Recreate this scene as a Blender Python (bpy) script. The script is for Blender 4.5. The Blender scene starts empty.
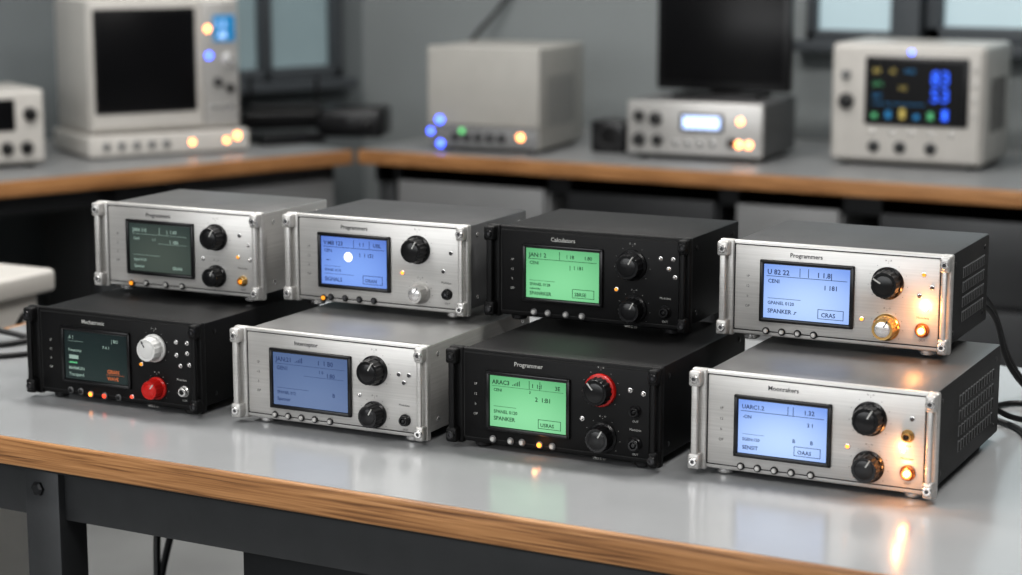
import bpy, bmesh, math, random
from mathutils import Vector, Matrix
random.seed(4)
S = bpy.context.scene
COL = S.collection

# ------------------------------------------------------------------ materials
def _p(m): return m.node_tree.nodes['Principled BSDF']
def mat(name, col, rough=0.5, metal=0.0, emit=None, es=0.0, bump=0.0, bscale=400, var=0.0, vscale=30, spec=0.5, stretch=None, coat=0.0):
    m = bpy.data.materials.new(name); m.use_nodes = True
    nt = m.node_tree; p = _p(m)
    p.inputs['Base Color'].default_value = (*col, 1)
    p.inputs['Roughness'].default_value = rough
    p.inputs['Metallic'].default_value = metal
    p.inputs['Specular IOR Level'].default_value = spec
    p.inputs['Coat Weight'].default_value = coat
    if emit:
        p.inputs['Emission Color'].default_value = (*emit, 1)
        p.inputs['Emission Strength'].default_value = es
    tc = nt.nodes.new('ShaderNodeTexCoord')
    mp = nt.nodes.new('ShaderNodeMapping'); nt.links.new(tc.outputs['Object'], mp.inputs['Vector'])
    if stretch: mp.inputs['Scale'].default_value = stretch
    if var > 0:
        n = nt.nodes.new('ShaderNodeTexNoise'); n.inputs['Scale'].default_value = vscale; n.inputs['Detail'].default_value = 4
        nt.links.new(mp.outputs[0], n.inputs['Vector'])
        r = nt.nodes.new('ShaderNodeValToRGB')
        r.color_ramp.elements[0].position = 0.3; r.color_ramp.elements[1].position = 0.7
        r.color_ramp.elements[0].color = (*[c*(1-var) for c in col], 1)
        r.color_ramp.elements[1].color = (*[min(1, c*(1+var)) for c in col], 1)
        nt.links.new(n.outputs['Fac'], r.inputs['Fac']); nt.links.new(r.outputs['Color'], p.inputs['Base Color'])
    if bump > 0:
        n2 = nt.nodes.new('ShaderNodeTexNoise'); n2.inputs['Scale'].default_value = bscale
        nt.links.new(mp.outputs[0], n2.inputs['Vector'])
        b = nt.nodes.new('ShaderNodeBump'); b.inputs['Strength'].default_value = bump; b.inputs['Distance'].default_value = 0.001
        nt.links.new(n2.outputs['Fac'], b.inputs['Height']); nt.links.new(b.outputs['Normal'], p.inputs['Normal'])
    return m

def wood_mat(name):
    m = bpy.data.materials.new(name); m.use_nodes = True
    nt = m.node_tree; p = _p(m); p.inputs['Roughness'].default_value = 0.42
    tc = nt.nodes.new('ShaderNodeTexCoord')
    mp = nt.nodes.new('ShaderNodeMapping'); mp.inputs['Scale'].default_value = (3.0, 30, 130)
    nt.links.new(tc.outputs['Object'], mp.inputs['Vector'])
    n = nt.nodes.new('ShaderNodeTexNoise'); n.inputs['Scale'].default_value = 2.2; n.inputs['Detail'].default_value = 7; n.inputs['Distortion'].default_value = 0.8
    nt.links.new(mp.outputs[0], n.inputs['Vector'])
    r = nt.nodes.new('ShaderNodeValToRGB')
    r.color_ramp.elements[0].position = 0.3; r.color_ramp.elements[0].color = (0.15, 0.068, 0.028, 1)
    r.color_ramp.elements[1].position = 0.68; r.color_ramp.elements[1].color = (0.52, 0.28, 0.125, 1)
    e = r.color_ramp.elements.new(0.47); e.color = (0.36, 0.18, 0.074, 1)
    nt.links.new(n.outputs['Fac'], r.inputs['Fac']); nt.links.new(r.outputs['Color'], p.inputs['Base Color'])
    b = nt.nodes.new('ShaderNodeBump'); b.inputs['Strength'].default_value = 0.25; b.inputs['Distance'].default_value = 0.002
    nt.links.new(n.outputs['Fac'], b.inputs['Height']); nt.links.new(b.outputs['Normal'], p.inputs['Normal'])
    return m

def lcd_mat(name, c_edge, c_mid, strength, center=(0.5, 0.5, 0.3)):
    """backlit LCD: light-guide hot spot fading to the edges of the panel"""
    m = bpy.data.materials.new(name); m.use_nodes = True
    nt = m.node_tree; p = _p(m)
    p.inputs['Base Color'].default_value = (0.01, 0.012, 0.015, 1); p.inputs['Roughness'].default_value = 0.25
    tc = nt.nodes.new('ShaderNodeTexCoord')
    mp = nt.nodes.new('ShaderNodeMapping'); mp.inputs['Location'].default_value = (-center[0], -center[1], -center[2])
    nt.links.new(tc.outputs['Generated'], mp.inputs['Vector'])
    ln = nt.nodes.new('ShaderNodeVectorMath'); ln.operation = 'LENGTH'; nt.links.new(mp.outputs[0], ln.inputs[0])
    r = nt.nodes.new('ShaderNodeValToRGB')
    r.color_ramp.elements[0].position = 0.35; r.color_ramp.elements[0].color = (*c_mid, 1)
    r.color_ramp.elements[1].position = 0.95; r.color_ramp.elements[1].color = (*c_edge, 1)
    nt.links.new(ln.outputs['Value'], r.inputs['Fac'])
    nt.links.new(r.outputs['Color'], p.inputs['Emission Color'])
    p.inputs['Emission Strength'].default_value = strength
    return m

M = {}
M['silver'] = mat('brushed_aluminium', (0.56, 0.55, 0.535), 0.36, 0.5, bump=0.06, bscale=60, var=0.07, vscale=14, stretch=(1, 1, 40))
M['silver_b'] = mat('bright_aluminium', (0.74, 0.73, 0.72), 0.26, 0.75)
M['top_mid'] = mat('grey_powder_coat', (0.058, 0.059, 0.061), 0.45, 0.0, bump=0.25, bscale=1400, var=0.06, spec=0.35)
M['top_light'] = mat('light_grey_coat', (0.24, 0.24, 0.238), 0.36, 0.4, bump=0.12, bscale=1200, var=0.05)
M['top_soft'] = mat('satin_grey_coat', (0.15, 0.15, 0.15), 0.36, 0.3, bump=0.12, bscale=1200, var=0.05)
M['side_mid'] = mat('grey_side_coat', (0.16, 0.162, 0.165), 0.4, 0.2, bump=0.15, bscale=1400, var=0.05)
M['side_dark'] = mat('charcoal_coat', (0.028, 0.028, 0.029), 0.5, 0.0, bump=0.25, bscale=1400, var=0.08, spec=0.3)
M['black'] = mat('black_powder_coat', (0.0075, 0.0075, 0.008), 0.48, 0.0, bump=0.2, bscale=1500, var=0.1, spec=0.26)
M['gap_shade'] = mat('gap_shade_paint', (0.02, 0.02, 0.02), 0.7)  # dark colour standing in for shade in panel gaps and vent slots
M['blackp'] = mat('black_plastic', (0.010, 0.010, 0.011), 0.28)
M['rubber'] = mat('black_rubber', (0.015, 0.015, 0.016), 0.6)
M['cable'] = mat('cable_sheath', (0.008, 0.008, 0.009), 0.4)
M['red'] = mat('red_plastic', (0.50, 0.015, 0.012), 0.3)
M['white'] = mat('white_plastic', (0.62, 0.62, 0.61), 0.35)
M['brass'] = mat('brass', (0.72, 0.48, 0.2), 0.28, 1.0)
M['copper'] = mat('copper_jack', (0.6, 0.26, 0.12), 0.3, 0.9)
M['ink'] = mat('dark_print', (0.06, 0.06, 0.065), 0.6)
M['inkw'] = mat('white_print', (0.5, 0.5, 0.48), 0.6)
M['lcdink'] = mat('lcd_segment', (0.01, 0.02, 0.05), 0.5, emit=(0.015, 0.03, 0.09), es=1.0)
M['lcdinkg'] = mat('lcd_segment_green', (0.01, 0.03, 0.02), 0.5, emit=(0.006, 0.04, 0.015), es=1.0)
M['lcdtxtg'] = mat('lcd_text_pale', (0.1, 0.1, 0.1), 0.5, emit=(0.35, 0.52, 0.44), es=0.55)
M['lcdtxto'] = mat('lcd_text_orange', (0.1, 0.05, 0.02), 0.5, emit=(0.9, 0.20, 0.05), es=0.5)
M['lcdwhite'] = mat('lcd_white', (0.5, 0.5, 0.5), 0.5, emit=(1, 1, 1), es=1.1)
M['led_or'] = mat('led_orange', (0.6, 0.25, 0.05), 0.3, emit=(1.0, 0.28, 0.03), es=2.4)
M['led_ws'] = mat('led_warm', (0.8, 0.5, 0.2), 0.3, emit=(1.0, 0.50, 0.18), es=10.0)
M['led_dim'] = mat('led_amber_dim', (0.5, 0.25, 0.03), 0.3, emit=(1.0, 0.35, 0.03), es=0.8)
M['led_red'] = mat('led_red', (0.6, 0.05, 0.03), 0.3, emit=(1.0, 0.08, 0.03), es=1.2)
M['bk_or'] = mat('lamp_orange', (0.6, 0.3, 0.1), 0.3, emit=(1.0, 0.34, 0.10), es=7)
M['bk_bl'] = mat('lamp_blue', (0.1, 0.1, 0.6), 0.3, emit=(0.04, 0.10, 1.0), es=8)
M['bk_gr'] = mat('lamp_green', (0.1, 0.5, 0.1), 0.3, emit=(0.15, 1.0, 0.3), es=1.0)
M['lcd_blue'] = lcd_mat('lcd_blue', (0.11, 0.20, 0.56), (0.25, 0.41, 0.85), 1.0)
M['lcd_blue2'] = lcd_mat('lcd_blue_bright', (0.20, 0.33, 0.74), (0.52, 0.68, 0.96), 1.0)
M['lcd_dim'] = lcd_mat('lcd_blue_dim', (0.085, 0.13, 0.25), (0.13, 0.19, 0.33), 1.0)
M['lcd_green'] = lcd_mat('lcd_green', (0.12, 0.40, 0.18), (0.26, 0.66, 0.34), 1.0)
M['lcd_grey'] = lcd_mat('lcd_grey_glow', (0.032, 0.046, 0.040), (0.075, 0.092, 0.075), 1.0)  # dark screen, its grey is emitted and brighter towards the middle
M['lcd_black'] = lcd_mat('lcd_black_glow', (0.006, 0.013, 0.012), (0.012, 0.026, 0.022), 1.0)  # near-black screen, also toned by a faint emission
M['laminate'] = mat('white_laminate', (0.33, 0.338, 0.345), 0.17, 0, var=0.03, vscale=8, bump=0.02, bscale=300)
M['laminate_b'] = mat('grey_laminate', (0.27, 0.275, 0.28), 0.35, 0, var=0.04, vscale=8)
M['wood'] = wood_mat('oak_edge')
M['steel'] = mat('grey_steel_frame', (0.06, 0.062, 0.065), 0.4, 0.3, bump=0.05, var=0.06)
M['steel_d'] = mat('dark_steel_panel', (0.022, 0.023, 0.025), 0.45, 0.2, var=0.08, vscale=5)
M['steel_l'] = mat('cabinet_grey', (0.22, 0.223, 0.226), 0.45, 0.1, var=0.04, vscale=5)
M['beige'] = mat('beige_case', (0.42, 0.41, 0.385), 0.45, 0, var=0.03, bump=0.05)
M['whitecase'] = mat('white_case', (0.55, 0.53, 0.50), 0.4, 0, var=0.03)
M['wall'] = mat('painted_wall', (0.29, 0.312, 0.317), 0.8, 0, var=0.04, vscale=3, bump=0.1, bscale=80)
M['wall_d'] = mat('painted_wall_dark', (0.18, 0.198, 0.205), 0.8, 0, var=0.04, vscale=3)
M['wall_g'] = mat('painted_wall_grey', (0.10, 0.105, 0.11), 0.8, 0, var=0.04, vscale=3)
M['frame'] = mat('window_frame_grey', (0.09, 0.10, 0.11), 0.5)
M['frame_l'] = mat('window_frame_light', (0.25, 0.27, 0.28), 0.5)
M['pane'] = mat('frosted_daylight_glass', (0.3, 0.36, 0.38), 0.3, emit=(0.42, 0.54, 0.58), es=0.6, var=0.1, vscale=2)
M['pane_d'] = mat('tinted_glass', (0.13, 0.17, 0.18), 0.2, emit=(0.15, 0.19, 0.20), es=0.7, var=0.2, vscale=3)
M['pane_fill'] = mat('fill_glow_glass', (0.5, 0.55, 0.6), 0.3, emit=(0.9, 0.95, 1.0), es=1.0, var=0.1, vscale=2)  # glowing pane, only for the added fill window
M['floor'] = mat('vinyl_floor', (0.26, 0.265, 0.265), 0.4, 0, var=0.12, vscale=4)
M['ceil'] = mat('ceiling_tile', (0.6, 0.6, 0.6), 0.9, 0, var=0.03)
M['tube'] = mat('light_diffuser', (0.8, 0.8, 0.8), 0.5, emit=(1.0, 0.98, 0.95), es=3.0)
M['scr_off'] = mat('crt_glass_off', (0.006, 0.006, 0.007), 0.3, spec=0.3)
M['cyan'] = mat('display_cyan', (0.02, 0.1, 0.2), 0.3, emit=(0.015, 0.20, 0.42), es=0.7)
M['bluetxt'] = mat('display_blue', (0.02, 0.05, 0.3), 0.3, emit=(0.03, 0.14, 1.0), es=1.6)
M['paleblue'] = mat('display_pale_blue', (0.3, 0.4, 0.6), 0.3, emit=(0.50, 0.64, 1.0), es=1.8)
M['yeltxt'] = mat('display_yellow', (0.3, 0.3, 0.1), 0.3, emit=(0.7, 0.45, 0.10), es=0.4)
M['grntxt'] = mat('display_green', (0.1, 0.3, 0.1), 0.3, emit=(0.1, 0.6, 0.35), es=0.4)

# ------------------------------------------------------------------ mesh builder
class MB:
    def __init__(s): s.bm = bmesh.new(); s.mats = []
    def mi(s, m):
        if m not in s.mats: s.mats.append(m)
        return s.mats.index(m)
    def merge(s, tb, m, Mx=None, fn=None):
        i = s.mi(m)
        for f in tb.faces:
            f.material_index = i if fn is None else s.mi(fn(f))
        if Mx is not None: bmesh.ops.transform(tb, matrix=Mx, verts=tb.verts)
        me = bpy.data.meshes.new('t'); tb.to_mesh(me); tb.free()
        s.bm.from_mesh(me); bpy.data.meshes.remove(me)
    def box(s, a, b, m, bev=0.0, seg=2, Mx=None, fn=None):
        tb = bmesh.new(); bmesh.ops.create_cube(tb, size=1)
        sz = [abs(b[i]-a[i]) for i in range(3)]; c = [(a[i]+b[i])/2 for i in range(3)]
        bmesh.ops.transform(tb, matrix=Matrix.Translation(c) @ Matrix.Diagonal((*sz, 1)), verts=tb.verts)
        if bev > 0:
            bmesh.ops.bevel(tb, geom=list(tb.edges), offset=min(bev, min(sz)*0.45), segments=seg, affect='EDGES', profile=0.5)
        tb.normal_update()
        s.merge(tb, m, Mx, fn)
    def lathe(s, c, axis, prof, m, seg=32, Mx=None):
        """prof: (radius, distance along axis[, flute depth])"""
        tb = bmesh.new(); ax = Vector(axis).normalized()
        q = Vector((0, 0, 1)).rotation_difference(ax)
        rings = []
        for t in prof:
            r, h = t[0], t[1]; fl = t[2] if len(t) > 2 else 0
            ring = []
            for k in range(seg):
                a = 2*math.pi*k/seg
                rr = max(r*(1-(fl if k % 4 < 2 else 0)), 1e-6)
                v = q @ Vector((rr*math.cos(a), rr*math.sin(a), h)) + Vector(c)
                ring.append(tb.verts.new(v))
            rings.append(ring)
        for r0, r1 in zip(rings, rings[1:]):
            for k in range(seg):
                tb.faces.new((r0[k], r0[(k+1) % seg], r1[(k+1) % seg], r1[k]))
        tb.faces.new(list(reversed(rings[0]))); tb.faces.new(rings[-1])
        bmesh.ops.remove_doubles(tb, verts=tb.verts, dist=2e-6)
        s.merge(tb, m, Mx)
    def text(s, body, x, z, y, size, m, align='LEFT', Mx=None, bold=0.0):
        cu = bpy.data.curves.new('t', 'FONT'); cu.body = body; cu.size = size; cu.resolution_u = 2
        cu.align_x = align; cu.offset = bold*size
        ob = bpy.data.objects.new('t', cu); COL.objects.link(ob)
        dg = bpy.context.evaluated_depsgraph_get()
        me = bpy.data.meshes.new_from_object(ob.evaluated_get(dg))
        tb = bmesh.new(); tb.from_mesh(me)
        for v in tb.verts: v.co = Vector((x+v.co.x, y, z+v.co.y))
        bpy.data.objects.remove(ob); bpy.data.curves.remove(cu); bpy.data.meshes.remove(me)
        s.merge(tb, m, Mx)
    def obj(s, name, parent=None, ang=35):
        me = bpy.data.meshes.new(name); s.bm.to_mesh(me); s.bm.free()
        for m in s.mats: me.materials.append(m)
        for p in me.polygons: p.use_smooth = True
        me.set_sharp_from_angle(angle=math.radians(ang))
        ob = bpy.data.objects.new(name, me); COL.objects.link(ob)
        if parent: ob.parent = parent
        return ob

def empty(name, loc, rz=0):
    e = bpy.data.objects.new(name, None); e.location = loc; e.rotation_euler = (0, 0, math.radians(rz))
    e.empty_display_size = 0.05; COL.objects.link(e); return e

FR = (0, -1, 0)
def knob(mb, x, z, y, r, L, mb_mat, cap=None, ring=None, ang=30, skirt=True):
    if ring: mb.lathe((x, y, z), FR, [(r*1.14, 0), (r*1.14, 0.003), (r*1.10, 0.0045), (r*1.0, 0.005)], ring, 40)
    if skirt: mb.lathe((x, y, z), FR, [(r*1.12, 0), (r*1.12, 0.002), (r*1.0, 0.0035)], mb_mat, 48)
    mb.lathe((x, y, z), FR, [(r*0.98, 0.002), (r*0.98, 0.0035, 0.07), (r*0.93, L-0.0015, 0.07), (r*0.86, L), (r*0.72, L), (r*0.70, L-0.0004), (0, L-0.0004)], mb_mat, 64)
    if cap: mb.lathe((x, y, z), FR, [(r*0.66, L-0.001), (r*0.66, L-0.0001), (r*0.6, L+0.0003), (0, L+0.0003)], cap, 32)
    a = math.radians(ang)
    Mx = Matrix.Translation((x, y-L-0.0002, z)) @ Matrix.Rotation(a, 4, 'Y')
    mb.box((-r*0.05, -0.0004, r*0.25), (r*0.05, 0.0003, r*0.84), M['inkw'] if mb_mat in (M['blackp'], M['red']) else M['ink'], Mx=Mx)

def jack(mb, x, z, y, r, ringm, inner):
    mb.lathe((x, y, z), FR, [(r*1.25, 0), (r*1.25, 0.0015), (r, 0.003), (r, 0.006), (r*0.85, 0.0068), (r*0.6, 0.0068), (r*0.55, 0.003), (0, 0.003)], ringm, 32)
    mb.lathe((x, y, z), FR, [(r*0.5, 0.002), (r*0.5, 0.0055), (r*0.3, 0.0065), (0, 0.0065)], inner, 24)
def button(mb, x, z, y, r, m, ring):
    mb.lathe((x, y, z), FR, [(r*1.3, 0), (r*1.3, 0.0008), (r*1.1, 0.0014)], ring, 20)
    mb.lathe((x, y, z), FR, [(r*0.85, 0.0005), (r*0.85, 0.0022), (r*0.65, 0.003), (0, 0.0031)], m, 20)
def led(mb, x, z, y, r, m):
    mb.lathe((x, y, z), FR, [(r*1.35, 0), (r*1.35, 0.0008), (r*1.05, 0.001)], M['silver_b'], 16)
    mb.lathe((x, y, z), FR, [(r, 0.0005), (r, 0.0015), (r*0.8, 0.0025), (r*0.4, 0.0031), (0, 0.0033)], m, 16)

# ------------------------------------------------------------------ instruments on the front bench
def instrument(loc, rz, W, H, D, skin, lcd, ui, knobs, small, buttons, leds, topm, sidem, vents=False, title='Programmers', circle=False, scr=(0.185, 0.585, 0.20, 0.79), glow=()):
    e = empty('signal_generator', loc, rz)
    sil = skin == 'silver'
    body = M['silver'] if sil else M['black']
    trim = M['silver_b'] if sil else M['blackp']
    ink = M['ink'] if sil else M['inkw']
    fz = 0.009
    # case
    mb = MB()
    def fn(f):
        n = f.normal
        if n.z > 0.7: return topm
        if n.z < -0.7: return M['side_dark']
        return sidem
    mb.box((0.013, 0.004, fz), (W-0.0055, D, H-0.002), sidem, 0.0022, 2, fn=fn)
    mb.box((0.0135, 0.012, H-0.0024), (W-0.006, 0.0128, H-0.0016), M['side_dark'])
    for yy in (0.03, D-0.02):
        for zz in (fz+0.012, H-0.014):
            mb.lathe((W-0.0057, yy, zz), (1, 0, 0), [(0.0028, 0), (0.0026, 0.0008), (0.0012, 0.0012), (0, 0.0012)], M['silver_b'] if sil and sidem != M['side_dark'] else M['blackp'], 16)
    if vents:
        n = 13
        for i in range(n):
            yy = D*0.36 + i*(D*0.54/n)
            for j in range(4):
                z0 = 0.026+j*0.0155
                mb.box((W-0.0062, yy, z0), (W-0.0045, yy+D*0.54/n*0.62, z0+0.0115), M['side_mid'], 0.0007, 1)
                mb.box((W-0.0060, yy+0.0008, z0+0.0012), (W-0.0042, yy+D*0.54/n*0.62-0.0008, z0+0.0103), M['gap_shade'])
    mb.box((0.018, D-0.001, fz+0.006), (W-0.012, D+0.002, H-0.008), M['side_dark'], 0.001)
    mb.obj('case', e)
    # feet
    mb = MB()
    for fx in (0.032, W-0.026):
        for fy in (0.014, D-0.028):
            mb.lathe((fx, fy, 0), (0, 0, 1), [(0.0075, 0), (0.0085, 0.001), (0.0095, fz-0.001), (0.0095, fz+0.001)], M['silver_b'] if sil and fy < 0.05 else M['rubber'], 24)
    mb.obj('feet', e)
    # front panel and side handles
    mb = MB()
    mb.box((0.010, -0.001, fz-0.003), (W-0.004, 0.007, H), body, 0.0022, 3)
    mb.box((0.0160, -0.0013, fz+0.0015), (W-0.0108, -0.0005, H-0.0035), M['gap_shade'])  # dark strip painted in for the shadow gap around the panel
    mb.box((0.0178, -0.0024, fz+0.0025), (W-0.0125, 0.0, H-0.0045), body, 0.0011, 2)
    for side in (0, 1):
        if side == 0: x0, x1 = 0.0, 0.0165
        else: x0, x1 = W-0.0115, W
        mb.box((x0, -0.003, fz-0.005), (x1, 0.006, H+0.0005), body, 0.002, 3)
        xc = (x0+x1)/2 - (0.0015 if side == 0 else 0)
        hw = 0.0063 if side == 0 else 0.005
        for zc in (fz+0.0045, H-0.0085):
            mb.box((xc-hw, -0.0125, zc-0.008), (xc+hw, -0.001, zc+0.008), body, 0.0025, 3)
            mb.lathe((xc, -0.012, zc), FR, [(0.0045, 0), (0.0045, 0.0018), (0.0036, 0.0026), (0.0020, 0.0026), (0.0018, 0.0014), (0, 0.0014)], trim, 20)
            mb.lathe((xc, -0.0133, zc), FR, [(0.0020, 0), (0.0020, 0.0002), (0, 0.0002)], M['ink'], 6)
        mb.box((xc-hw*0.55, -0.0115, fz+0.006), (xc+hw*0.55, -0.0075, H-0.012), body, 0.0015, 3)
    mb.obj('front_panel', e)
    y = -0.0024
    X = lambda u: u*W
    Z = lambda v: (1-v)*H
    # screen
    u0, u1, v0, v1 = scr
    sx0, sx1, sz0, sz1 = X(u0), X(u1), Z(v1), Z(v0)
    mb = MB()
    mb.box((sx0, y-0.0014, sz0), (sx1, y+0.001, sz1), M['blackp'], 0.0012, 2)
    bw = 0.0038
    for a, b in (((sx0, sz0), (sx1, sz0+bw)), ((sx0, sz1-bw), (sx1, sz1)), ((sx0, sz0), (sx0+bw, sz1)), ((sx1-bw, sz0), (sx1, sz1))):
        mb.box((a[0], y-0.0034, a[1]), (b[0], y, b[1]), M['blackp'], 0.001, 2)
    mb.obj('screen_bezel', e)
    lx0, lx1, lz0, lz1 = sx0+bw+0.0008, sx1-bw-0.0008, sz0+bw+0.0006, sz1-bw-0.0006
    mb = MB(); mb.box((lx0, y-0.0020, lz0), (lx1, y-0.0010, lz1), M[lcd]); mb.obj('lcd', e)
    w, h = lx1-lx0, lz1-lz0; ty = y-0.0022
    mb = MB()
    k = M['lcdtxtg'] if lcd in ('lcd_grey', 'lcd_black') else M['lcdinkg'] if lcd == 'lcd_green' else M['lcdink']
    for (s_, a, b, sz, *mm) in ui['t']:
        mb.text(s_, lx0+a*w, lz0+b*h, ty, sz*h, M[mm[0]] if mm else k, 'LEFT', bold=0.02)
    for (a, b, c, d, *mm) in ui['r']:
        mb.box((lx0+a*w, ty-0.00005, lz0+b*h), (lx0+c*w, ty+0.0001, lz0+d*h), M[mm[0]] if mm else k)
    if circle:
        mb.lathe((lx0+0.42*w, ty, lz0+0.60*h), FR, [(0.0056, 0), (0.0056, 0.0001), (0, 0.0001)], M['lcdwhite'], 28)
    mb.obj('lcd_graphics', e, 20)
    # printed labels
    mb = MB(); py = y-0.0003
    mb.text(title, X(0.385), Z(0.130), py, 0.0064, ink, 'CENTER', bold=0.015)
    for i, s_ in enumerate(('1P', '12', 'b', 'OP')): mb.text(s_, X(0.13), Z(0.36+i*0.10), py, 0.0038, ink, 'CENTER')
    for (u, v, *_r) in knobs:
        mb.text('o .. o', X(u), Z(v)+_r[0]*1.5, py, 0.0036, ink, 'CENTER')
        for kk in range(9):
            a = math.radians(-130+kk*32.5); rr = _r[0]*1.38
            mb.box((X(u)+rr*math.sin(a)-0.0003, py, Z(v)+rr*math.cos(a)-0.0003), (X(u)+rr*math.sin(a)+0.0003, py+0.0002, Z(v)+rr*math.cos(a)+0.0003), ink)
    for (u, v, *_r) in small: mb.text('OUT', X(u), Z(v)-0.0115, py, 0.0032, ink, 'CENTER')
    mb.text('Modulate', X(0.885), Z(0.63), py, 0.0034, ink, 'CENTER')
    mb.text('VFO 5  U', X(0.72), Z(0.955), py, 0.0036, ink, 'CENTER')
    mb.obj('panel_printing', e, 20)
    # controls
    mb = MB()
    for (u, v, r, L, m, cap, ring, ang) in knobs:
        knob(mb, X(u), Z(v), y, r, L, M[m], M[cap] if cap else None, M[ring] if ring else None, ang)
    mb.obj('control_knobs', e)
    mb = MB()
    for (u, v, r, a, b) in small: jack(mb, X(u), Z(v), y, r, M[a], M[b])
    for (u, v, m) in buttons: button(mb, X(u), Z(v), y, 0.0030, M[m], M['blackp'] if sil else M['side_mid'])
    for (u, v, m) in leds: led(mb, X(u), Z(v), y, 0.0019, M[m])
    mb.obj('jacks_and_buttons', e)
    for (u, v, en, off) in glow:
        ld = bpy.data.lights.new('indicator_light', 'POINT'); ld.color = (1, 0.40, 0.12); ld.energy = en; ld.shadow_soft_size = 0.003
        lo = bpy.data.objects.new('indicator_light', ld); COL.objects.link(lo); lo.parent = e; lo.location = (X(u), y-off, Z(v))
    return e

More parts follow.
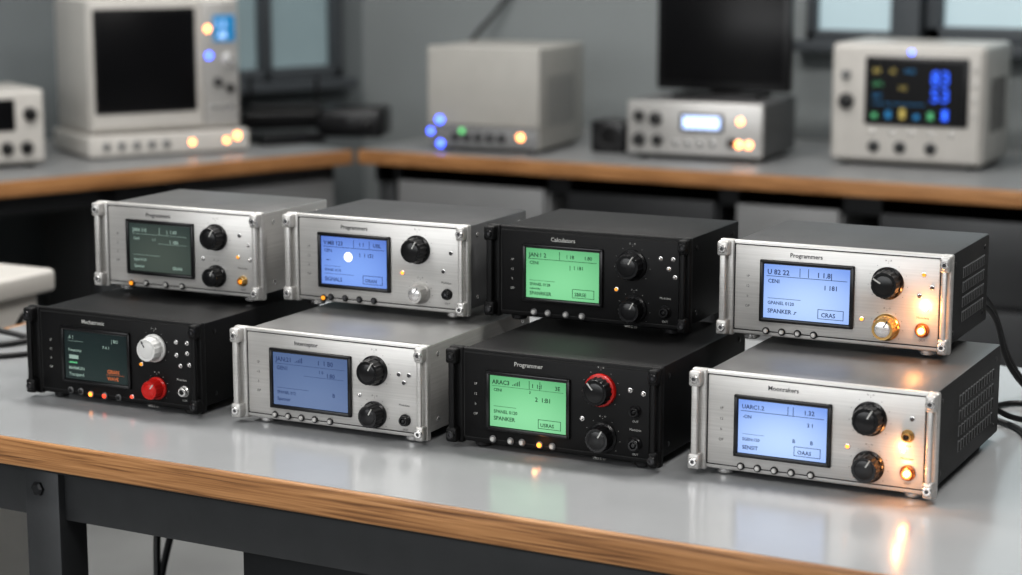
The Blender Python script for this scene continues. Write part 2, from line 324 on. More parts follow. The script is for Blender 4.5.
BOX = [(0.64, 0.06, 0.94, 0.07), (0.64, 0.23, 0.94, 0.24), (0.64, 0.06, 0.647, 0.24), (0.933, 0.06, 0.94, 0.24)]
BARS = [(0.30+i*0.022, 0.84, 0.31+i*0.022, 0.84+0.02*(i+1)) for i in range(5)]
UI = {
 'A': dict(t=[('JAN:1 2', 0.04, 0.83, 0.12), ('1 1B', 0.55, 0.84, 0.10), ('1.80', 0.80, 0.84, 0.10), ('CENI', 0.05, 0.68, 0.09), ('|  1 181', 0.60, 0.63, 0.10),
              ('SPANEL 0128', 0.05, 0.25, 0.08), ('ceisntivity', 0.05, 0.17, 0.06), ('SPANRKER', 0.05, 0.06, 0.10), ('SBRSE', 0.67, 0.10, 0.10)],
        r=[(0.03, 0.785, 0.97, 0.795), (0.46, 0.8, 0.467, 0.96), (0.05, 0.35, 0.40, 0.357)]+BOX),
 'G': dict(t=[('V:M8 123', 0.04, 0.83, 0.12), ('1 1', 0.58, 0.84, 0.11), ('UBL', 0.80, 0.84, 0.11), ('CEN.', 0.05, 0.68, 0.09), ('1  1 1S1', 0.58, 0.62, 0.11),
              ('.uen 1', 0.07, 0.50, 0.05), ('SPANEL 0120', 0.05, 0.28, 0.07), ('SIGNALS', 0.05, 0.07, 0.11), ('ORAN', 0.67, 0.10, 0.10)],
        r=[(0.03, 0.785, 0.97, 0.795), (0.50, 0.8, 0.507, 0.96), (0.74, 0.8, 0.747, 0.96), (0.05, 0.22, 0.50, 0.227), (0.05, 0.38, 0.30, 0.386)]+BOX),
 'B': dict(t=[('ARAC3', 0.03, 0.84, 0.12), ('I  1:1', 0.56, 0.84, 0.11), ('3E', 0.86, 0.84, 0.11), ('CENI', 0.05, 0.70, 0.08), ('2  1:B1', 0.60, 0.58, 0.12), ('3', 0.52, 0.72, 0.08),
              ('SPANEL 0120', 0.05, 0.27, 0.09), ('SPANKER', 0.05, 0.13, 0.11), ('USRAS', 0.67, 0.10, 0.10)],
        r=[(0.03, 0.80, 0.97, 0.806), (0.05, 0.40, 0.35, 0.407), (0.66, 0.80, 0.667, 0.97), (0.52, 0.80, 0.527, 0.97)]+BOX+BARS),
 'C': dict(t=[('JAN:21', 0.04, 0.84, 0.12), ('1  1 B0', 0.60, 0.84, 0.12), ('GEN1', 0.05, 0.68, 0.10), ('1:80', 0.72, 0.62, 0.11), ('1 0', 0.62, 0.68, 0.08),
              ('SPANEL 012', 0.05, 0.22, 0.08), ('Spanner', 0.05, 0.09, 0.09), ('B', 0.80, 0.26, 0.10)],
        r=[(0.03, 0.79, 0.97, 0.796), (0.42, 0.60, 0.95, 0.606), (0.05, 0.33, 0.48, 0.336)]+BARS),
 'D': dict(t=[('U 82 22', 0.04, 0.82, 0.13), ('1 1.8|', 0.62, 0.82, 0.13), ('CENI', 0.05, 0.66, 0.10), ('1 181', 0.70, 0.60, 0.12),
              ('GPANEL 0120', 0.05, 0.26, 0.085), ('SPANKER .r', 0.05, 0.10, 0.11), ('CRAS', 0.68, 0.10, 0.11)],
        r=[(0.03, 0.78, 0.97, 0.79), (0.42, 0.8, 0.427, 0.96), (0.52, 0.8, 0.527, 0.96), (0.05, 0.37, 0.44, 0.378)]+BOX),
 'H': dict(t=[('UARC1.2', 0.04, 0.84, 0.11), ('1.32', 0.74, 0.84, 0.12), ('-ON', 0.05, 0.66, 0.09), ('SGEN:120', 0.05, 0.24, 0.08), ('SENSIT', 0.05, 0.08, 0.10), ('3 1', 0.78, 0.62, 0.10),
              ('B', 0.62, 0.30, 0.10), ('B', 0.82, 0.30, 0.10), ('OAAS', 0.68, 0.10, 0.10)],
        r=[(0.03, 0.79, 0.97, 0.80), (0.05, 0.36, 0.30, 0.366), (0.56, 0.8, 0.567, 0.96), (0.62, 0.8, 0.627, 0.96)]+BOX),
 'E': dict(t=[('JAN 1:0', 0.06, 0.83, 0.11), ('|  1.60', 0.62, 0.83, 0.10), ('Cenl', 0.07, 0.66, 0.08), ('1 180', 0.66, 0.62, 0.10), ('1.1', 0.38, 0.66, 0.07),
              ('Signal 0120', 0.07, 0.22, 0.07), ('Spanner', 0.07, 0.08, 0.08), ('GRAN', 0.7, 0.08, 0.09)],
        r=[(0.06, 0.78, 0.94, 0.786), (0.48, 0.60, 0.94, 0.606), (0.06, 0.34, 0.5, 0.346), (0.5, 0.8, 0.507, 0.94)]),
 'F': dict(t=[('.6 1', 0.06, 0.84, 0.1), ('| BO', 0.76, 0.84, 0.09), ('F A 1', 0.62, 0.7, 0.08), ('Frequency', 0.06, 0.58, 0.08), ('MARMON', 0.06, 0.2, 0.09), ('Transpand', 0.06, 0.07, 0.09),
              ('GRAN', 0.68, 0.2, 0.11, 'lcdtxto'), ('WAVE', 0.68, 0.06, 0.10, 'lcdtxto')],
        r=[(0.07, 0.42, 0.22, 0.50), (0.07, 0.33, 0.2, 0.36, 'grntxt'), (0.66, 0.17, 0.95, 0.176, 'lcdtxto'), (0.06, 0.79, 0.3, 0.795)]),
}
H = 0.106
z1 = 0.7508; z2 = 0.7508+H+0.0008
bt = lambda m, us=(0.215, 0.285, 0.355, 0.425, 0.505): [(u, 0.885, m) for u in us]
K = lambda u, v, r=0.0145, m='blackp', cap='blackp', ring=None, ang=30, L=0.016: (u, v, r, L, m, cap, ring, ang)
# lower row, left to right
instrument((-1.052, -0.077, z1), 1.5, 0.243, H, 0.25, 'black', 'lcd_black', UI['F'],
    [K(0.735, 0.31, 0.0142, 'white', 'white', None, -30), K(0.745, 0.74, 0.0115, 'red', 'red', None, 40)],
    [(0.90, 0.74, 0.0052, 'silver_b', 'blackp')], bt('blackp', (0.24, 0.30))+[(0.36, 0.90, 'led_or'), (0.44, 0.90, 'led_red'), (0.52, 0.90, 'blackp')],
    [(0.86, 0.22, 'white'), (0.92, 0.22, 'silver_b'), (0.92, 0.33, 'silver_b'), (0.86, 0.36, 'silver_b'), (0.88, 0.47, 'silver_b'), (0.93, 0.45, 'silver_b'), (0.60, 0.87, 'led_red'), (0.66, 0.50, 'led_dim')],
    M['black'], M['black'], title='Mechatronic', scr=(0.20, 0.60, 0.18, 0.79))
instrument((-0.772, -0.061, z1), 1.5, 0.243, H, 0.25, 'silver', 'lcd_dim', UI['C'],
    [K(0.735, 0.30, 0.0145), K(0.735, 0.75, 0.0130)],
    [(0.89, 0.77, 0.0052, 'blackp', 'blackp')], bt('silver'), [(0.86, 0.31, 'ink'), (0.91, 0.31, 'ink'), (0.885, 0.39, 'ink'), (0.66, 0.57, 'silver_b')],
    M['top_light'], M['silver'], title='Interceptor', scr=(0.195, 0.62, 0.18, 0.81))
instrument((-0.511, -0.040, z1), 1.5, 0.240, H, 0.25, 'black', 'lcd_green', UI['B'],
    [K(0.725, 0.27, 0.0150, 'blackp', 'blackp', 'red', -40), K(0.735, 0.73, 0.0140)],
    [(0.885, 0.44, 0.0050, 'blackp', 'blackp'), (0.885, 0.76, 0.0060, 'blackp', 'blackp')], bt('silver', (0.215, 0.30, 0.355, 0.50))+[(0.44, 0.885, 'led_or')],
    [(0.86, 0.24, 'silver_b'), (0.92, 0.26, 'silver_b'), (0.64, 0.57, 'silver_b')],
    M['black'], M['black'], title='Programmer', glow=((0.44, 0.885, 0.003, 0.012),))
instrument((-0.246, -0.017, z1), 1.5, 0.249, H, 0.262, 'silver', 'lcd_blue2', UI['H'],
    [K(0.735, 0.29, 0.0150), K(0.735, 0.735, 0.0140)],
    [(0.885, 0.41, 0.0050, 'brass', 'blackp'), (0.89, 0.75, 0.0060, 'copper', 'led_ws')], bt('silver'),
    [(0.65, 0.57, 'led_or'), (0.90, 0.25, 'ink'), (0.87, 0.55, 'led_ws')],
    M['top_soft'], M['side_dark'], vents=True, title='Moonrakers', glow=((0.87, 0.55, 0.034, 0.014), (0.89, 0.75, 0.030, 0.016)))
# upper row
instrument((-1.050, 0.046, z2), 2, 0.236, H, 0.150, 'silver', 'lcd_grey', UI['E'],
    [K(0.73, 0.30, 0.0140), K(0.73, 0.73, 0.0118)],
    [(0.885, 0.76, 0.0048, 'brass', 'led_dim')], bt('silver', (0.30, 0.42, 0.52))+[(0.21, 0.90, 'led_dim')],
    [(0.87, 0.26, 'ink'), (0.92, 0.36, 'silver_b'), (0.86, 0.50, 'led_dim'), (0.65, 0.55, 'silver_b'), (0.93, 0.52, 'silver_b')],
    M['top_soft'], M['silver'], title='Programmers', scr=(0.19, 0.60, 0.17, 0.79))
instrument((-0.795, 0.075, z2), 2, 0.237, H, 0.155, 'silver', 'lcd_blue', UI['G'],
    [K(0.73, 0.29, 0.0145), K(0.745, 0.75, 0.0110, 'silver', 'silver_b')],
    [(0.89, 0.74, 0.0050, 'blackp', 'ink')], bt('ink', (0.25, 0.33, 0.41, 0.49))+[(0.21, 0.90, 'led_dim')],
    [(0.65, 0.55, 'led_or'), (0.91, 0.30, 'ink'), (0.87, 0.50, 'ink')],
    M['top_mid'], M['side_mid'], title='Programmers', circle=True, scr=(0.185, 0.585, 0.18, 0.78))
instrument((-0.547, 0.106, z2), 2, 0.241, H, 0.160, 'black', 'lcd_green', UI['A'],
    [K(0.725, 0.31, 0.0150), K(0.735, 0.76, 0.0135)],
    [(0.885, 0.76, 0.0055, 'blackp', 'blackp')], bt('silver', (0.24, 0.31, 0.40, 0.48)),
    [(0.86, 0.22, 'silver_b'), (0.92, 0.22, 'silver_b'), (0.90, 0.32, 'silver_b'), (0.65, 0.57, 'led_dim'), (0.93, 0.40, 'silver_b')],
    M['black'], M['black'], title='Calculators', scr=(0.185, 0.585, 0.17, 0.77))
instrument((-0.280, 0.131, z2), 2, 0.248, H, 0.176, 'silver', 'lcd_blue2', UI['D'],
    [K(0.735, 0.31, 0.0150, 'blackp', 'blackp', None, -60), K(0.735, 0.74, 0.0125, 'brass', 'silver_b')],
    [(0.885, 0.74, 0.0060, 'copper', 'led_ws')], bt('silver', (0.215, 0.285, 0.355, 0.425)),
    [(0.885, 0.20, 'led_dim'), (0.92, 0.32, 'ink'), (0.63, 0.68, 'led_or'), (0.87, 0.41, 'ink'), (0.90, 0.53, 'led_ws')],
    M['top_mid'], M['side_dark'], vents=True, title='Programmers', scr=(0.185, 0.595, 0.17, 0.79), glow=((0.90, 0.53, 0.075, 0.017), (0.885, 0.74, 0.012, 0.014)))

# ------------------------------------------------------------------ front workbench
e = empty('lab_workbench', (0, 0, 0))
mb = MB(); mb.box((-1.35, -0.235, 0.7215), (0.95, 0.62, 0.75), M['laminate'], 0.001, 1); mb.obj('table_top', e)
mb = MB()
mb.box((-1.352, -0.243, 0.7205), (0.952, -0.2352, 0.7504), M['wood'], 0.0025, 3)
mb.box((-1.358, -0.243, 0.7205), (-1.3502, 0.62, 0.7504), M['wood'], 0.0025, 3); mb.obj('edge_band', e)
mb = MB()
mb.box((-1.33, -0.205, 0.655), (0.93, -0.175, 0.7210), M['steel'], 0.002)
mb.box((-1.33, 0.55, 0.655), (0.93, 0.58, 0.7210), M['steel'], 0.002)
mb.box((-1.33, -0.225, 0.7125), (0.93, -0.20, 0.7212), M['steel_d'], 0.001)
for lx in (-0.945, 0.86):
    for ly in (-0.215, 0.55):
        mb.box((lx, ly, 0.0), (lx+0.048, ly+0.045, 0.7208), M['steel'], 0.003)
        mb.box((lx-0.006, ly-0.006, 0.0), (lx+0.054, ly+0.051, 0.02), M['rubber'], 0.003)
        mb.lathe((lx+0.02, ly, 0.69), FR, [(0.008, 0), (0.008, 0.003), (0.005, 0.005), (0, 0.005)], M['steel_d'], 6)
    mb.box((lx+0.008, -0.175, 0.66), (lx+0.04, 0.56, 0.71), M['steel'], 0.002)
    mb.box((lx+0.008, -0.175, 0.12), (lx+0.04, 0.56, 0.16), M['steel'], 0.002)
mb.obj('steel_frame', e)
e = empty('drawer_cabinet', (0, 0, 0))
mb = MB()
mb.box((-0.72, -0.12, 0.04), (0.80, 0.50, 0.652), M['steel_d'], 0.004)
for i in range(3):
    for j in range(3):
        x0 = -0.715+i*0.505; zz = 0.05+j*0.2
        mb.box((x0, -0.135, zz), (x0+0.495, -0.118, zz+0.19), M['steel_d'], 0.003)
        mb.box((x0+0.17, -0.150, zz+0.14), (x0+0.33, -0.140, zz+0.152), M['steel'], 0.003)
        for hx in (0.175, 0.315): mb.box((x0+hx, -0.145, zz+0.141), (x0+hx+0.01, -0.13, zz+0.151), M['steel'])
for cx in (-0.68, 0.76):
    for cy in (-0.08, 0.46): mb.lathe((cx, cy, 0), (0, 0, 1), [(0.02, 0), (0.02, 0.042)], M['rubber'], 20)
mb.obj('cabinet_body', e)

# ------------------------------------------------------------------ cables
def cable(name, pts, r=0.003, m='cable'):
    cu = bpy.data.curves.new(name, 'CURVE'); cu.dimensions = '3D'; cu.bevel_depth = r; cu.bevel_resolution = 4; cu.resolution_u = 10
    sp = cu.splines.new('BEZIER'); sp.bezier_points.add(len(pts)-1)
    for b, p in zip(sp.bezier_points, pts):
        b.co = p; b.handle_left_type = b.handle_right_type = 'AUTO'
    cu.use_fill_caps = True
    cu.materials.append(M[m]); ob = bpy.data.objects.new(name, cu); COL.objects.link(ob); return ob
zc = 0.7535
cable('power_cable', [(-0.06, 0.250, 0.80), (-0.05, 0.285, 0.79), (-0.01, 0.32, 0.760), (0.02, 0.36, zc), (-0.02, 0.42, zc), (-0.05, 0.36, zc), (0.0, 0.30, zc), (0.06, 0.22, zc), (0.12, 0.26, zc)], 0.0032)
cable('power_cable', [(-0.06, 0.31, 0.89), (-0.045, 0.34, 0.87), (-0.03, 0.38, 0.80), (0.0, 0.40, 0.764), (0.05, 0.36, 0.7605), (0.03, 0.27, 0.7600), (0.10, 0.15, zc)], 0.0032)
cable('power_cable', [(-0.08, 0.31, 0.91), (-0.06, 0.37, 0.88), (-0.04, 0.45, 0.78), (-0.02, 0.48, zc), (0.04, 0.46, zc), (0.12, 0.38, zc)], 0.0032)
cable('power_cable', [(-1.00, 0.180, 0.79), (-1.05, 0.21, 0.77), (-1.12, 0.2, zc), (-1.18, 0.12, zc), (-1.25, 0.16, zc), (-1.36, 0.10, 0.756), (-1.42, 0.05, 0.6), (-1.43, 0.05, 0.3)], 0.004)
cable('power_cable', [(-1.00, 0.182, 0.82), (-1.06, 0.25, 0.775), (-1.15, 0.24, zc), (-1.22, 0.06, zc), (-1.3, 0.02, zc), (-1.37, 0.02, 0.756), (-1.42, -0.02, 0.5)], 0.004)
cable('power_cable', [(-1.08, 0.10, zc), (-1.14, 0.06, zc), (-1.20, 0.10, zc), (-1.27, 0.22, zc), (-1.37, 0.26, 0.756), (-1.42, 0.26, 0.5)], 0.004)
cable('power_cable', [(-1.08, 0.04, zc), (-1.12, 0.10, zc), (-1.17, 0.17, 0.758), (-1.22, 0.19, 0.758), (-1.29, 0.10, zc), (-1.37, 0.17, 0.757), (-1.42, 0.18, 0.5)], 0.004)
cable('hanging_cable', [(-0.975, 0.10, 0.70), (-0.98, 0.06, 0.60), (-0.965, 0.03, 0.45), (-0.985, 0.05, 0.25), (-1.01, 0.06, 0.05), (-1.03, 0.0, 0.006)], 0.0045)
cable('hanging_cable', [(-0.99, 0.13, 0.70), (-0.975, 0.09, 0.60), (-0.995, 0.07, 0.45), (-0.965, 0.09, 0.25), (-0.955, 0.1, 0.05), (-0.99, 0.16, 0.006)], 0.0045)

# ------------------------------------------------------------------ side trolley (left edge)
e = empty('equipment_trolley', (-1.50, 0.48, 0))
mb = MB()
mb.box((-0.6, -0.40, 0.745), (0.0, 0.0, 0.78), M['whitecase'], 0.008, 3)
mb.box((-0.58, -0.38, 0.30), (-0.02, -0.02, 0.744), M['whitecase'], 0.006)
for i in range(2): mb.box((-0.57, -0.39, 0.32+i*0.21), (-0.03, -0.378, 0.51+i*0.21), M['white'], 0.004)
for cx in (-0.56, -0.07):
    for cy in (-0.36, -0.06):
        mb.box((cx, cy, 0.06), (cx+0.03, cy+0.03, 0.31), M['steel_l'], 0.002)
        mb.lathe((cx+0.003, cy+0.015, 0.03), (1, 0, 0), [(0.03, 0), (0.03, 0.024)], M['rubber'], 24)
mb.obj('trolley_body', e)

# ------------------------------------------------------------------ rear benches
def bench(name, loc, rz, L, D, cabs):
    e = empty(name, loc, rz)
    mb = MB(); mb.box((0, 0.011, 0.72), (L, D, 0.75), M['laminate_b'], 0.001, 1); mb.obj('bench_top', e)
    mb = MB(); mb.box((0, 0, 0.716), (L, 0.0108, 0.7505), M['wood'], 0.003); mb.obj('edge_band', e)
    mb = MB()
    mb.box((0.02, 0.05, 0.67), (L-0.02, 0.08, 0.7195), M['steel_d'], 0.002)
    x = 0.03
    while x < L:
        for yy in (0.05, D-0.08): mb.box((x, yy, 0), (x+0.045, yy+0.045, 0.7195), M['steel'], 0.002)
        x += 0.95
    mb.obj('bench_frame', e)
    mb = MB()
    for (a, b, mm) in cabs:
        mb.box((a, 0.05, 0.03), (b, D-0.1, 0.7195), mm, 0.004)
        n = max(1, round((b-a)/0.4)); wd = (b-a)/n
        for i in range(n):
            mb.box((a+i*wd+0.006, 0.030, 0.50), (a+(i+1)*wd-0.006, 0.05, 0.68), mm, 0.003)
            mb.box((a+i*wd+0.006, 0.030, 0.05), (a+(i+1)*wd-0.006, 0.05, 0.49), mm, 0.003)
            mb.box((a+i*wd+wd*0.35, 0.018, 0.60), (a+i*wd+wd*0.65, 0.031, 0.612), M['frame_l'], 0.002)
        mb.box((a+0.01, 0.12, 0), (b-0.01, D-0.12, 0.031), M['steel_d'])
    mb.obj('bench_cabinets', e)
    return e
bench('rear_bench', (-2.12, 2.275, 0), 0, 3.4, 0.75, [(0.09, 0.50, M['steel_l']), (0.55, 0.93, M['steel_d']), (0.97, 1.22, M['steel_l']), (1.3, 2.4, M['steel'])])
# angled side bench : edge runs from (-2.13,2.27) towards (-2.9,0.1)
dirx = Vector((0.34, 0.94)).normalized(); L2 = 2.6
p0 = Vector((-2.125, 2.262)) - dirx*L2
ang2 = math.degrees(math.atan2(dirx.y, dirx.x))
bench('side_bench', (p0.x, p0.y, 0), ang2, L2, 0.72, [(0.15, 1.55, M['steel']), (2.10, 2.57, M['steel_l'])])

# ------------------------------------------------------------------ rear equipment
zb = 0.7505
def case(mb, W, D, H, m, bev=0.006): mb.box((0, 0, 0.008), (W, D, H), m, bev, 3)
def rfeet(mb, W, D):
    for a in (0.03, W-0.03):
        for b in (0.03, D-0.03): mb.lathe((a, b, 0), (0, 0, 1), [(0.011, 0), (0.012, 0.01)], M['rubber'], 16)
# oscilloscope
W, D, HH = 0.350, 0.25, 0.275
e = empty('oscilloscope', (-1.018, 2.55, zb), 2)
mb = MB(); case(mb, W, D, HH, M['whitecase'], 0.012); rfeet(mb, W, D)
mb.box((0.008, -0.006, 0.016), (W-0.008, 0.004, HH-0.008), M['whitecase'], 0.008, 3)
for i in range(8): mb.box((W-0.001, 0.06+i*0.018, 0.08), (W+0.0008, 0.068+i*0.018, 0.20), M['steel_d'])
mb.obj('scope_case', e)
mb = MB(); mb.box((0.082, -0.012, 0.095), (0.316, -0.004, 0.247), M['blackp'], 0.006, 3)
mb.box((0.090, -0.0125, 0.103), (0.308, -0.011, 0.239), M['scr_off']); mb.obj('scope_screen', e)
mb = MB(); yy = -0.0135
mb.text('83', 0.232, 0.188, yy, 0.044, M['bluetxt']); mb.text('53', 0.232, 0.150, yy, 0.044, M['bluetxt'])
mb.text('80', 0.100, 0.210, yy, 0.018, M['yeltxt']); mb.text('45', 0.138, 0.210, yy, 0.016, M['yeltxt'])
mb.text('20:5', 0.100, 0.182, yy, 0.014, M['grntxt']); mb.text('102', 0.158, 0.174, yy, 0.014, M['yeltxt'])
mb.text('ABC', 0.100, 0.156, yy, 0.012, M['cyan']); mb.text('4.20', 0.172, 0.212, yy, 0.014, M['cyan'])
mb.box((0.098, yy, 0.142), (0.22, yy+0.0006, 0.1435), M['cyan'])
for i in range(6):
    mb.box((0.100+i*0.032, yy, 0.110), (0.112+i*0.032, yy+0.0006, 0.121+0.006*(i % 3)), [M['grntxt'], M['cyan'], M['yeltxt'], M['cyan'], M['grntxt'], M['bluetxt']][i])
mb.obj('scope_readout', e, 20)
mb = MB()
knob(mb, 0.038, 0.145, -0.006, 0.016, 0.016, M['blackp'], M['blackp'])
knob(mb, 0.036, 0.205, -0.006, 0.010, 0.012, M['steel_l'], M['steel_l'])
for x in (0.105, 0.165, 0.235): jack(mb, x, 0.045, -0.006, 0.011, M['steel'], M['blackp'])
for i in range(5): button(mb, 0.10+i*0.045, 0.078, -0.006, 0.005, M['beige'], M['silver_b'])
for i in range(4): button(mb, 0.329, 0.12+i*0.034, -0.006, 0.005, M['beige'], M['silver'])
led(mb, 0.185, 0.258, -0.006, 0.005, M['bk_bl'])
mb.obj('scope_controls', e)
# bench amplifier with lit display
W, D, HH = 0.328, 0.27, 0.135
e = empty('bench_amplifier', (-1.474, 2.440, zb), 5)
mb = MB(); case(mb, W, D, HH, M['side_mid'], 0.005); rfeet(mb, W, D)
mb.box((0.0, -0.006, 0.012), (W, 0.004, HH), M['silver'], 0.006, 3); mb.obj('amplifier_case', e)
mb = MB(); mb.box((0.130, -0.010, 0.068), (0.235, -0.004, 0.110), M['blackp'], 0.006, 3)
mb.box((0.138, -0.0115, 0.075), (0.227, -0.009, 0.103), M['paleblue'], 0.006, 3); mb.obj('amplifier_display', e)
mb = MB()
for (x, z, r) in ((0.03, 0.10, 0.012), (0.07, 0.095, 0.014), (0.03, 0.045, 0.014), (0.075, 0.045, 0.012), (0.255, 0.045, 0.010)):
    knob(mb, x, z, -0.006, r, 0.014, M['blackp'], M['blackp'])
for i in range(4): button(mb, 0.12+i*0.03, 0.04, -0.006, 0.006, M['steel'], M['silver_b'])
led(mb, 0.275, 0.095, -0.006, 0.0075, M['bk_or']); led(mb, 0.272, 0.042, -0.006, 0.008, M['bk_or']); led(mb, 0.296, 0.042, -0.006, 0.008, M['bk_or'])
mb.obj('amplifier_controls', e)
# black monitor on amplifier
e = empty('computer_monitor', (-1.475, 2.60, zb+0.1358), 4)
mb = MB()
mb.box((0, 0.0, 0.014), (0.33, 0.03, 0.26), M['blackp'], 0.006, 3)
mb.box((0.014, -0.0015, 0.034), (0.316, 0.002, 0.246), M['scr_off'], 0.001)
mb.box((0.06, 0.028, 0.06), (0.27, 0.05, 0.22), M['blackp'], 0.01, 3)
mb.box((0.13, 0.02, 0.004), (0.20, 0.045, 0.1), M['blackp'], 0.004)
mb.lathe((0.165, 0.035, 0.0), (0, 0, 1), [(0.055, 0), (0.055, 0.004), (0.03, 0.009)], M['blackp'], 40)
mb.box((0.06, -0.06, 0.0), (0.27, 0.06, 0.010), M['blackp'], 0.003)
for i in range(4): button(mb, 0.24+i*0.018, 0.024, 0.0, 0.003, M['steel'], M['blackp'])
mb.obj('monitor_body', e)
# beige power supply case
W, D, HH = 0.285, 0.30, 0.25
e = empty('power_supply_case', (-1.963, 2.355, zb), 6)
mb = MB(); case(mb, W, D, HH, M['beige'], 0.006); rfeet(mb, W, D)
mb.box((-0.003, -0.006, 0.062), (W+0.003, 0.012, HH+0.002), M['beige'], 0.005, 3)
mb.box((0.004, -0.004, 0.010), (W-0.004, 0.004, 0.060), M['steel_l'], 0.003)
for i in range(7): mb.box((W-0.001, 0.06+i*0.026, 0.06), (W+0.001, 0.070+i*0.026, 0.18), M['steel_l'])
mb.obj('supply_case', e)
mb = MB()
for i in range(5): jack(mb, 0.07+i*0.030, 0.036, -0.004, 0.009, M['steel'], M['blackp'])
led(mb, 0.03, 0.075, -0.006, 0.009, M['bk_bl']); led(mb, 0.006, 0.047, -0.006, 0.007, M['bk_bl']); led(mb, 0.032, 0.018, -0.006, 0.008, M['bk_bl'])
led(mb, 0.088, 0.050, -0.006, 0.006, M['bk_gr']); led(mb, 0.240, 0.040, -0.006, 0.008, M['bk_or'])
mb.obj('supply_ports', e)
# black speaker box next to it
e = empty('desktop_speaker', (-1.60, 2.50, zb), 8)
mb = MB(); mb.box((0, 0, 0), (0.085, 0.10, 0.075), M['blackp'], 0.006, 3)
mb.lathe((0.042, 0.0, 0.038), FR, [(0.028, 0), (0.028, 0.002), (0.024, 0.002), (0.01, -0.003), (0, -0.003)], M['rubber'], 32)
mb.obj('speaker_body', e)
# spectrum analyser on side bench
e = empty('spectrum_analyzer', (-2.556, 1.812, zb), 59); e.scale = (0.92, 0.95, 0.98)
W, D, HH = 0.41, 0.25, 0.375
mb = MB()
mb.box((-0.015, -0.03, 0.004), (W+0.01, D, 0.055), M['whitecase'], 0.006, 3)
mb.box((0, 0, 0.057), (W, D, HH), M['whitecase'], 0.010, 3); rfeet(mb, W, D)
mb.box((0.305, -0.006, 0.066), (W-0.006, 0.004, HH-0.01), M['silver'], 0.006, 3)
mb.box((0.004, -0.010, 0.066), (0.300, 0.004, HH-0.004), M['whitecase'], 0.010, 3)
for i in range(9): mb.box((W-0.001, 0.05+i*0.02, 0.1), (W+0.001, 0.058+i*0.02, 0.3), M['steel'])
mb.obj('analyzer_case', e)
mb = MB(); mb.box((0.012, -0.014, 0.105), (0.284, -0.008, 0.352), M['blackp'], 0.006, 3)
mb.box((0.020, -0.0155, 0.113), (0.276, -0.013, 0.344), M['scr_off'], 0.002)
mb.box((0.335, -0.009, 0.268), (0.395, -0.004, 0.332), M['cyan'], 0.003); mb.text('1.2', 0.341, 0.302, -0.010, 0.024, M['paleblue']); mb.text('40', 0.347, 0.275, -0.010, 0.024, M['paleblue'])
mb.obj('analyzer_screens', e)
mb = MB()
knob(mb, 0.375, 0.225, -0.006, 0.014, 0.016, M['white'], M['silver_b']); knob(mb, 0.345, 0.170, -0.006, 0.010, 0.012, M['blackp'], M['blackp'])
knob(mb, 0.378, 0.155, -0.006, 0.010, 0.012, M['blackp'], M['blackp'])
for i in range(3): button(mb, 0.335+i*0.022, 0.11, -0.006, 0.006, M['steel'], M['silver_b'])
led(mb, 0.320, 0.300, -0.006, 0.008, M['bk_or']); led(mb, 0.322, 0.235, -0.006, 0.008, M['bk_bl'])
led(mb, 0.26, 0.030, -0.030, 0.007, M['bk_or']); led(mb, 0.355, 0.030, -0.030, 0.007, M['bk_or']); led(mb, 0.385, 0.040, -0.030, 0.009, M['bk_or'])
for i in range(5): jack(mb, 0.03+i*0.04, 0.030, -0.030, 0.008, M['steel_l'], M['blackp'])
mb.obj('analyzer_controls', e)
# small meter at far left
e = empty('bench_multimeter', (-2.708, 1.386, zb), 60)
mb = MB(); mb.box((0, 0, 0.008), (0.31, 0.22, 0.175), M['whitecase'], 0.008, 3); rfeet(mb, 0.31, 0.22)
mb.box((0.004, -0.006, 0.014), (0.306, 0.004, 0.17), M['whitecase'], 0.006, 3)
mb.box((0.03, -0.009, 0.085), (0.24, -0.004, 0.155), M['scr_off'], 0.004)
for i in range(6): knob(mb, 0.04+i*0.045, 0.045, -0.006, 0.013, 0.012, M['blackp'], M['blackp'])
knob(mb, 0.275, 0.12, -0.006, 0.014, 0.014, M['blackp'], M['blackp'])
mb.obj('multimeter_body', e)
# black router boxes in the corner
e = empty('network_router', (-2.62, 2.50, zb), 40)
mb = MB(); mb.box((0, 0, 0.003), (0.24, 0.16, 0.05), M['blackp'], 0.008, 3); mb.box((0.02, 0.02, 0.05), (0.22, 0.15, 0.065), M['rubber'], 0.006)
for a in (0.03, 0.21): mb.lathe((a, 0.14, 0.03), (0, 0, 1), [(0.006, 0), (0.005, 0.10), (0.003, 0.102)], M['blackp'], 12)
mb.obj('router_body', e)
e = empty('soldering_station', (-2.37, 2.47, zb), 20)
mb = MB(); mb.box((0, 0, 0), (0.17, 0.13, 0.075), M['blackp'], 0.01, 3); knob(mb, 0.13, 0.035, 0, 0.012, 0.012, M['blackp'], M['blackp'])
mb.box((0.02, -0.002, 0.03), (0.08, 0.002, 0.055), M['scr_off']); mb.obj('station_body', e)
e = empty('computer_keyboard', (-2.36, 2.23, zb), 62)
mb = MB(); mb.box((0, 0, 0), (0.17, 0.11, 0.018), M['blackp'], 0.004)
for i in range(8):
    for j in range(4): mb.box((0.008+i*0.0195, 0.01+j*0.024, 0.017), (0.024+i*0.0195, 0.030+j*0.024, 0.023), M['rubber'], 0.002, 1)
mb.obj('keyboard_body', e)
cable('wall_cable', [(-1.95, 3.085, 1.35), (-2.10, 3.085, 1.15), (-2.16, 3.06, 1.06), (-2.22, 3.0, 0.96), (-2.20, 2.9, 0.80), (-2.16, 2.8, 0.757)], 0.006)

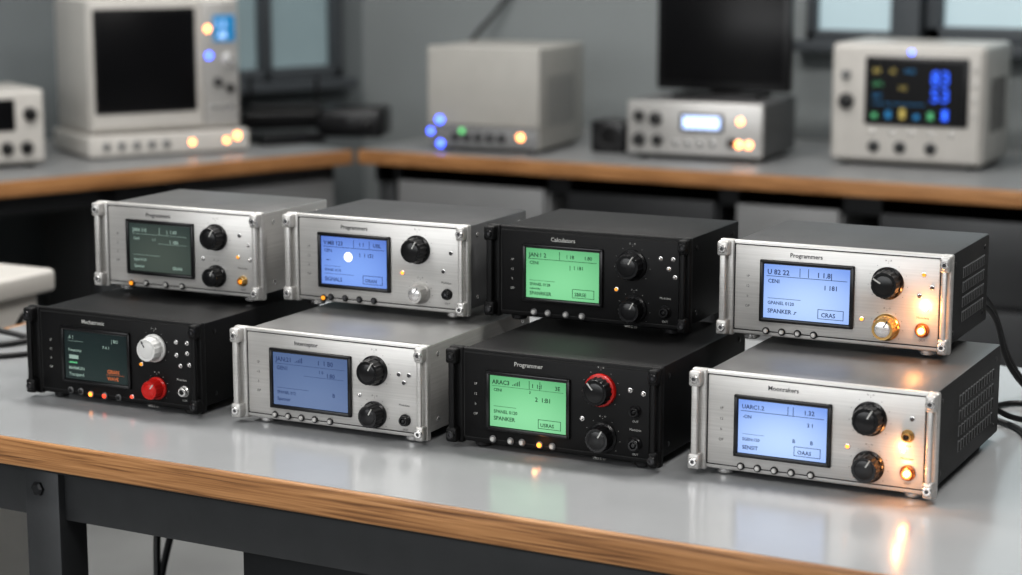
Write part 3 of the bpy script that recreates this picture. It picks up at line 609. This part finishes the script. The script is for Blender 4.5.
# ------------------------------------------------------------------ room
def simple(name, a, b, m):
    mb = MB(); mb.box(a, b, m); return mb.obj(name)
simple('floor', (-5.2, -3.3, -0.06), (2.9, 3.35, 0.0), M['floor'])
simple('ceiling', (-5.2, -3.3, 2.80), (2.9, 3.35, 2.88), M['ceil'])
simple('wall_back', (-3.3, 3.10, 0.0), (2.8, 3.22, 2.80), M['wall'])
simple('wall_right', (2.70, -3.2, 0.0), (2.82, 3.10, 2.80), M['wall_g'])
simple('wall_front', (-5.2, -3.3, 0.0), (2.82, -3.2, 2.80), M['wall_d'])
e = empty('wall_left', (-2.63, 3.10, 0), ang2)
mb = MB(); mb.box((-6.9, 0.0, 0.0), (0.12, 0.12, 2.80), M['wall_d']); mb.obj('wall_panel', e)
def window(name, loc, rz, W, z0, z1, cols, pane, frame, fw=0.05):
    e = empty(name, loc, rz); mb = MB()
    mb.box((0, -0.012, z0), (W, -0.004, z1), pane)
    mb.box((0, -0.04, z0), (W, -0.001, z0+fw), frame, 0.004); mb.box((0, -0.04, z1-fw), (W, -0.001, z1), frame, 0.004)
    for i in range(cols+1):
        x = i*(W-fw)/cols; mb.box((x, -0.04, z0), (x+fw, -0.001, z1), frame, 0.004)
    mb.box((-0.03, -0.07, z0-0.03), (W+0.03, -0.001, z0), frame, 0.004)
    mb.obj(name+'_frame', e)
    return e
window('window_1', (-1.27, 3.10, 0), 0, 0.26, 1.00, 2.2, 1, M['pane'], M['frame'], 0.025)
window('window_2', (-0.96, 3.10, 0), 0, 1.2, 1.00, 2.2, 2, M['pane'], M['frame'], 0.04)
wl = Vector((-2.63, 3.10))
def onleft(t): p = wl - dirx*t; return (p.x, p.y, 0)
window('window_3', onleft(0.62), ang2, 0.52, 0.86, 2.2, 2, M['pane_d'], M['frame'], 0.035)
window('window_4', onleft(3.0), ang2, 1.5, 0.9, 2.2, 2, M['pane_d'], M['frame_l'], 0.06)
# unseen window with area light, added to brighten the front panels
e = window('added_fill_window', (0.9, -3.20, 0), 180, 3.6, 0.95, 2.45, 4, M['pane_fill'], M['frame_l'], 0.05)
ld = bpy.data.lights.new('front_fill', 'AREA'); ld.shape = 'RECTANGLE'; ld.size = 3.5; ld.size_y = 1.4; ld.color = (1.0, 0.985, 0.965); ld.energy = 33  # fill lamp added for the instrument fronts
lo = bpy.data.objects.new('front_fill', ld); COL.objects.link(lo); lo.parent = e; lo.location = (1.8, -0.06, 1.7); lo.rotation_euler = (math.radians(-90), 0, 0)
mb = MB(); mb.box((-1.04, 3.03, 0.0), (-0.965, 3.0995, 2.80), M['frame'], 0.004); mb.obj('trim_1')
simple('baseboard_back', (-2.6, 3.085, 0.0), (2.7, 3.0998, 0.1), M['frame'])
for i, (cx, cy) in enumerate(((-1.6, 0.6), (0.4, 0.6), (-1.6, -1.4), (0.8, -1.4), (-1.4, 2.2))):
    e = empty('ceiling_light', (cx, cy, 2.80))
    mb = MB(); mb.box((-0.62, -0.17, -0.05), (0.62, 0.17, -0.0005), M['white'], 0.004); mb.box((-0.59, -0.14, -0.056), (0.59, 0.14, -0.048), M['tube']); mb.obj('light_fixture', e)
    ld = bpy.data.lights.new('panel_lamp', 'AREA'); ld.shape = 'RECTANGLE'; ld.size = 1.18; ld.size_y = 0.28; ld.color = (1.0, 0.975, 0.94)
    ld.energy = [32, 28, 20, 14, 10][i]
    lo = bpy.data.objects.new('panel_lamp', ld); COL.objects.link(lo); lo.parent = e; lo.location = (0, 0, -0.065)

# ------------------------------------------------------------------ world + camera
w = bpy.data.worlds.new('lab_world'); S.world = w; w.use_nodes = True
bg = w.node_tree.nodes['Background']; bg.inputs[0].default_value = (0.80, 0.88, 1.0, 1); bg.inputs[1].default_value = 0.45
cd = bpy.data.cameras.new('camera'); co = bpy.data.objects.new('camera', cd); COL.objects.link(co); S.camera = co
cd.sensor_width = 36; cd.lens = 70.84
co.location = (0.526, -1.817, 1.291); co.rotation_euler = (math.radians(79.73), 0, math.radians(28.5))
cd.dof.use_dof = True; cd.dof.focus_distance = 2.08; cd.dof.aperture_fstop = 4.2; cd.clip_start = 0.05
S.view_settings.view_transform = 'Standard'; S.view_settings.exposure = 0.0
for lk in ('Medium High Contrast', 'None'):
    try:
        S.view_settings.look = lk; break
    except Exception as ex:
        print('look', lk, ex)
